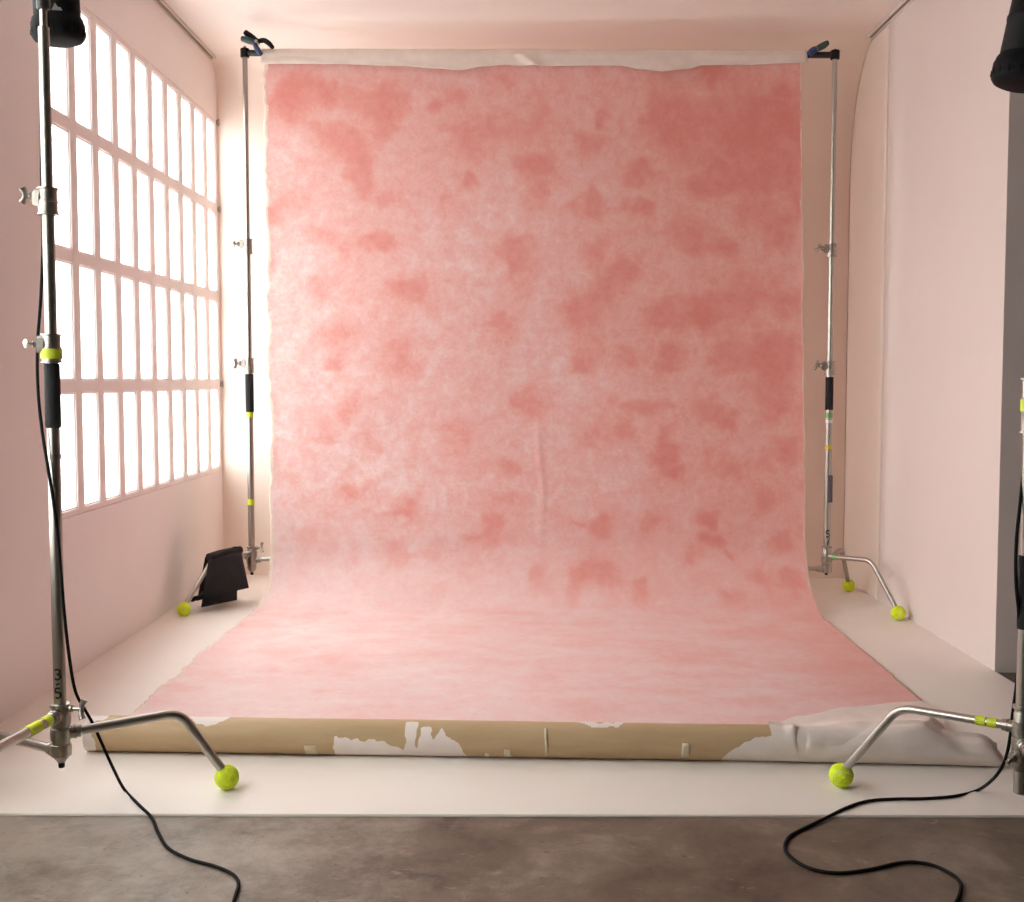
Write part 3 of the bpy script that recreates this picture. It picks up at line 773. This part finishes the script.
# ------------------------------------------------------------------ sandbag on the left stand's leg
t = Thing('sandbag', 'black saddle sandbag draped over the leg of the stand by the window', 'sandbag', ground(222, 606))
def P(px, py, Y): return at(px, py, Y)
bm = puff(B(), P(208.5, 557, 5.58), P(241, 549.5, 5.74), P(249, 588, 5.66), P(203.5, 598, 5.52), .035, wob=.012, seed=1)
t.part('pouch', bm, M['bag'])
bm = puff(B(), P(207, 566, 5.60), P(238, 562, 5.74), P(237, 600, 5.70), P(201, 607.5, 5.535), .05, wob=.010, seed=4)
t.part('pouch', bm, M['bag'])
bm = puff(B(), P(205, 557, 5.60), P(239, 550, 5.78), P(233, 590, 5.86), P(197, 601, 5.68), .04, wob=.010, seed=7)
t.part('pouch', bm, M['bag'])
top = [(-.00, 0)]
bm = tube(B(), smooth_path([P(208.5, 557.5, 5.585), P(223, 553.2, 5.66), P(240.5, 550, 5.755)], 6), .020, 14)
t.part('saddle', bm, M['bag'])
bm = tube(B(), smooth_path([P(206, 592, 5.60), P(200, 597, 5.57), P(195, 598.5, 5.56), P(191, 600, 5.55)], 5), .011, 10, 1.6)
t.part('strap', bm, M['blackr'])
bm = tube(B(), smooth_path([P(230, 550.5, 5.70), P(233, 548, 5.71), P(237, 547.6, 5.73), P(240, 550, 5.74)], 5), .0055, 8, 1.8)
t.part('carry_handle', bm, M['blackr'])
# ------------------------------------------------------------------ studio flash heads
def flash(label, bottom, tilt, tx, stud, badge, knob_side, face, hside, sc=1.0):
    t = Thing('studio_flash', label, 'studio flash', bottom, 'flash heads on the light stands')
    m = Matrix.Translation(bottom) @ Matrix.Rotation(tilt, 4, 'Y') @ Matrix.Rotation(tx, 4, 'X') @ Matrix.Scale(sc, 4)
    body = t.part('housing', lathe(B(), [(0, .055), (.056, .055), (.0585, .060), (.058, .14), (.0595, .143), (.0595, .150), (.0575, .153), (.056, .32), (.050, .332), (0, .334)], 36, m), M['blackp'])
    t.part('protective_cap', lathe(B(), [(0, .0), (.050, .001), (.060, .005), (.066, .013), (.067, .030), (.0675, .032), (.0675, .046), (.0655, .050), (.064, .058), (.059, .066), (.050, .066)], 36, m), M['blackr'])
    bm = B()
    for k in range(18):
        a = 2 * PI * k / 18; p = Vector((math.cos(a) * .0665, math.sin(a) * .0665, 0))
        tube(bm, [m @ (p + Vector((0, 0, .016))), m @ (p + Vector((0, 0, .030)))], .0024, 6)
    lathe(bm, [(.0640, .016), (.0662, .018), (.0668, .021), (.0662, .024), (.0640, .026), (.0640, .016)], 36, m)
    t.part('grip_ribs', bm, M['blackr'])
    # bracket to the stand
    st = Vector(stud); bm = B()
    rod(bm, st + Vector((0, 0, .006)), st + Vector((0, 0, .075)), .0165, 18)
    a = st + Vector((0, 0, .055)); b = m @ Vector((0, 0, .15)); dirv = (b - a)
    tube(bm, [a, a + dirv.normalized() * max(.02, dirv.length - .05)], .014, 10, 1.3)
    t.part('bracket', bm, M['blackm'])
    kd = Vector((knob_side, -.35, 0)).normalized(); bm = B()
    rod(bm, st + Vector((0, 0, .045)) + kd * .012, st + Vector((0, 0, .045)) + kd * .028, .007, 12)
    lathe(bm, [(0, .026), (.012, .026), (.0155, .030), (.0155, .044), (.011, .048), (0, .048)], 16, Matrix.Translation(st + Vector((0, 0, .045))) @ kd.to_track_quat('Z', 'Y').to_matrix().to_4x4())
    t.part('knob', bm, M['blackr'])
    # carrying handle along the housing's far side
    bm = B(); s = hside
    tube(bm, smooth_path([m @ Vector((s * .055, .0, .15)), m @ Vector((s * .078, 0, .17)), m @ Vector((s * .080, 0, .24)), m @ Vector((s * .055, 0, .29))], 6), .009, 10)
    t.part('handle', bm, M['blackr'])
    if badge:
        bm = B(); pts = []
        ctr = -PI / 2 + badge[0]
        tri = [(-.0135, 0), (.0135, 0), (.009, .0075), (.003, .008), (-.004, .018), (-.0085, .008)]
        f = [bm.verts.new(m @ Vector((.0600 * math.cos(ctr + x / .06), .0600 * math.sin(ctr + x / .06), badge[1] + z))) for x, z in tri]
        fc = bm.faces.new(f); r_ = bmesh.ops.extrude_face_region(bm, geom=[fc])
        for v in r_['geom']:
            if isinstance(v, bmesh.types.BMVert): v.co += m.to_3x3() @ Vector((math.cos(ctr), math.sin(ctr), 0)) * .0012
        t.part('badge', bm, M['badge'], label='pale grey triangular badge')
    if face:
        bm = B()
        for (a0, a1, z0, z1) in face:
            vs = []
            for k in range(7):
                an = a0 + (a1 - a0) * k / 6
                vs.append([m @ Vector((rr_ * math.cos(an), rr_ * math.sin(an), z)) for rr_, z in ((.0575, z0), (.0612, z0 + .003), (.0612, z1 - .003), (.0575, z1))])
            V = [[bm.verts.new(p) for p in r_] for r_ in vs]
            for a_, b_ in zip(V, V[1:]):
                for i in range(3): bm.faces.new((a_[i], b_[i], b_[i + 1], a_[i + 1]))
        o = t.part('label_plate', bm, M['badge'], label='worn grey plate on the housing')
    return t
pb = at(59, 43, 3.085)
flash('black studio flash hanging on the stand in front of the window', pb, R_(-2.5), 0, (fx, fy, hl(12)), (.36, .066), -1, None, 1)
pb = at(1021, 87, 2.92)
flash('black studio flash at the right frame edge above the return wall', pb, R_(11), 0, (gx, gy, hr(52)), None, 1, [(R_(-70), R_(-45), .105, .145)], 1, 1.12)
# ------------------------------------------------------------------ power cables
cr = .0042; zc = -.006 + cr
_at = at
def at(px, py, Y, off=0.0): return _at(px, py, Y + off_)
off_ = fy - 3.0
pts = [at(46, 8, 3.10), at(42, 60, 3.045), at(41.5, 165, 3.03), at(43, 230, 3.035), at(41, 295, 3.03), at(37.5, 345, 3.03), at(38, 390, 3.015), at(42, 430, 2.985), at(47.5, 465, 2.972), at(54, 505, 2.970), at(60, 560, 2.972),
       at(64, 610, 2.978), at(69, 655, 3.0), at(75, 690, 3.02), at(84, 708, 3.045), at(93, 724, 3.06), at(103, 746, 3.07), at(113, 768, 3.09)]
for px, py in ((124, 789), (138, 804)): pts.append(ground(px, py, cr))
for px, py in ((152, 818), (158, 832), (168, 848), (189, 859), (214, 866), (232, 874), (238.5, 883), (235, 897), (229, 915), (218, 940)): pts.append(ground(px, py, zc if py > 818.5 else .0))
bm = tube(B(), smooth_path(pts, 7), cr, 10)
single('power_cable', bm, M['blackr'], 'black power cable running down the stand by the window and onto the concrete', 'cable', ground(160, 840, -.015), 'power cables of the flash heads')
off_ = gy - 2.85
pts = [at(1046, 75, 2.92), at(1036, 250, 2.90), at(1030, 400, 2.89), at(1021, 495, 2.85), at(1016.5, 540, 2.84), at(1016, 580, 2.84), at(1019, 620, 2.85), at(1018, 670, 2.905), at(1012.5, 715, 2.92), at(1010, 738, 2.925), at(1005, 760, 2.95), at(995, 777, 2.99)]
for px, py in ((978, 790), (955, 796), (925, 798.5), (895, 799), (868, 801), (846, 808)): pts.append(ground(px, py, cr))
for px, py in ((824, 819), (803, 829), (789, 837), (785, 848), (793, 859), (812, 869), (838, 873), (870, 869.5), (903, 862.5), (928, 864), (948, 872), (960, 882), (960, 893), (954, 906), (940, 930)): pts.append(ground(px, py, zc if py > 820 else .0))
bm = tube(B(), smooth_path(pts, 7), cr, 10)
single('power_cable', bm, M['blackr'], 'black power cable looping over the concrete below the right stand', 'cable', ground(800, 850, -.015), 'power cables of the flash heads')
# ------------------------------------------------------------------ daylight
w = bpy.data.worlds.new('overcast daylight'); bpy.context.scene.world = w; w.use_nodes = True
bg = w.node_tree.nodes['Background']; nt = w.node_tree; tc = nt.nodes.new('ShaderNodeTexCoord'); sx = nt.nodes.new('ShaderNodeSeparateXYZ'); rp = nt.nodes.new('ShaderNodeValToRGB')
mr = nt.nodes.new('ShaderNodeMapRange'); mr.inputs[1].default_value = -1; mr.inputs[2].default_value = 1
nt.links.new(tc.outputs['Generated'], sx.inputs[0]); nt.links.new(sx.outputs[2], mr.inputs[0]); nt.links.new(mr.outputs[0], rp.inputs[0])
e = rp.color_ramp.elements; e[0].position = .40; e[0].color = (.295, .30, .305, 1); e[1].position = .53; e[1].color = (.78, .795, .81, 1)
e.new(.8).color = (.975, .99, 1.0, 1)
nt.links.new(rp.outputs[0], bg.inputs[0]); bg.inputs[1].default_value = 11.0
sc = bpy.context.scene
sc.view_settings.view_transform = 'Standard'; sc.view_settings.look = 'None'
sc.view_settings.gamma = 1; sc.view_settings.use_curve_mapping = False; sc.view_settings.exposure = 0.24
sc.cycles.use_denoising = True
sc.cycles.max_bounces = 16; sc.cycles.diffuse_bounces = 10; sc.cycles.transparent_max_bounces = 16
sc.cycles.sample_clamp_indirect = 8
